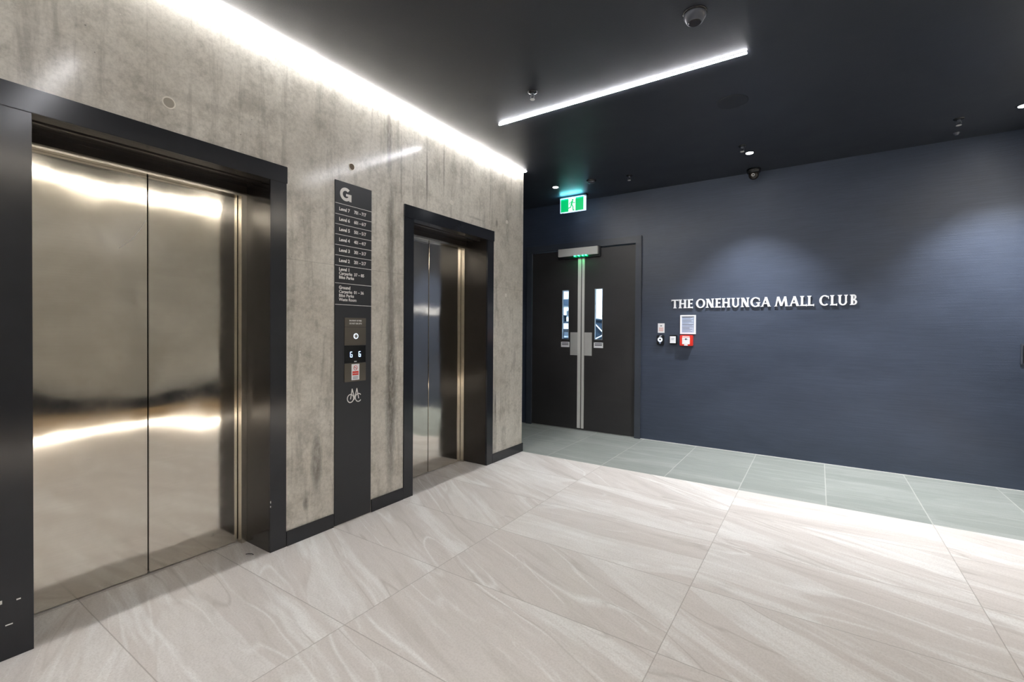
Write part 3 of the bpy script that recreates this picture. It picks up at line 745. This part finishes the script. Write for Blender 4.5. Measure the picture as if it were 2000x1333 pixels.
for (x, y, lab) in ((-1.705, 4.83, 'sprinkler head between the flat detector and the dome camera'),
                    (.892, 4.913, 'sprinkler head near the right edge of the ceiling'),
                    (-.585, 4.60, 'tiny sprinkler head just behind the bright downlight')):
    s_ = copy_tree(s1); s_.location = (x, y, H); s_['label'] = lab
bt = empty('ceiling_sensor', (.941, 5.25, H)); tag(bt, 'tiny pale sensor close to the blue wall at right', 'sensor')
MB().lathe(.941, 5.25, [(.0001, H-.020), (.010, H-.020), (.016, H-.010), (.022, H)], 20).build('body', M['smoke'], bt, smooth=True)
rp = tag(MB().lathe(-.537, 3.678, [(.0001, H-.004), (.100, H-.004), (.106, H-.002), (.106, H)], 48).build('round_cover_plate', M['dark']),
         'flat round dark cover plate in the middle of the ceiling', 'cover plate')
dc = empty('dome_camera', (-.568, 5.32, H)); tag(dc, 'black dome security camera at the top of the blue wall', 'security camera')
MB().lathe(-.568, 5.32, [(.0001, H-.045), (.050, H-.045), (.064, H-.036), (.066, H-.004), (.062, H)], 36).build('base', M['sens'], dc, smooth=True)
MB().lathe(-.568, 5.32, [(.0001, H-.108)] + [(.049*math.sin(a*PI/20), H-.060-.048*math.cos(a*PI/20)) for a in range(1, 11)] + [(.050, H-.045)], 32).build('dome', M['lens'], dc, smooth=True)
MB().ring((-.568, 5.27, H-.072), UXB, UZ, (0, -.004, 0), .015, .009, n=20).build('lens_ring', M['plate'], dc)

# exit sign: dark housing at the ceiling with a hanging edge lit blade
ey = 5.17; ex0, ex1, ez0, ez1 = -2.712, -2.385, 2.748, 2.934
ex = empty('exit_sign', (-2.548, ey, H)); tag(ex, 'green running man exit sign hanging over the double door', 'exit sign')
MB().box(ex0-.02, ex1+.03, ey-.012, ey+.052, 2.930, H).build('housing', M['black_plastic'], ex, bevel=.003)
MB().box(ex0, ex1, ey, ey+.010, ez0, 2.930).build('blade', M['exit_edge'], ex, bevel=.002)
MB().box(ex0+.030, ex1+.012, ey+.030, ey+.036, ez0+.004, 2.930).build('rear_blade', M['exit_edge'], ex, bevel=.002)
gz0, gz1 = ez0+.010, ez1-.014
cx = (ex0+ex1)/2
MB().box(ex0+.010, cx-.048, ey-.0012, ey, gz0, gz1).build('green_field', M['exit_green'], ex)
MB().box(cx+.048, ex1-.010, ey-.0012, ey, gz0, gz1).build('green_field', M['exit_green'], ex)
MB().box(cx-.048, cx+.048, ey-.0010, ey, gz0, gz1).build('white_doorway', M['exit_white'], ex)
r = MB(); oo = (cx, ey-.001, (gz0+gz1)/2); dpp = (0, -.0012, 0)
r.disc((cx+.010, ey-.001, oo[2]+.055), UXB, UZ, dpp, .011, 16)
for pts, w in (([(.004, .038), (-.006, .002)], .020), ([(.004, .036), (-.026, .026), (-.036, .006)], .008), ([(.006, .034), (.028, .014), (.040, .024)], .008),
               ([(-.006, .004), (.014, -.028), (.016, -.070), (.030, -.070)], .012), ([(-.008, .002), (-.018, -.032), (-.056, -.044)], .012)):
    stroke(r, pts, w, oo, UXB, UZ, dpp)
r.build('running_figure', M['exit_green'], ex)
gl_d = bpy.data.lights.new('exit_glow', 'AREA'); gl_d.shape = 'RECTANGLE'; gl_d.size = .30; gl_d.size_y = .02; gl_d.energy = .6; gl_d.color = (.2, .85, 1)
gl_o = bpy.data.objects.new('exit_glow', gl_d); C.objects.link(gl_o); gl_o.parent = ex; gl_o.location = (0, -.03, -.045); gl_o.rotation_euler = (PI, 0, 0)

# a dark curled mark left on the sill tile of the nearest lift
mk = MB()
mk.tube([(-2.700, 1.350, .002), (-2.692, 1.362, .002), (-2.676, 1.372, .002), (-2.660, 1.372, .002)], .002, 6)
tag(mk.build('scrap_of_string', M['black_plastic']), 'short dark scrap curled on the tile beside the nearest lift frame', 'scrap')
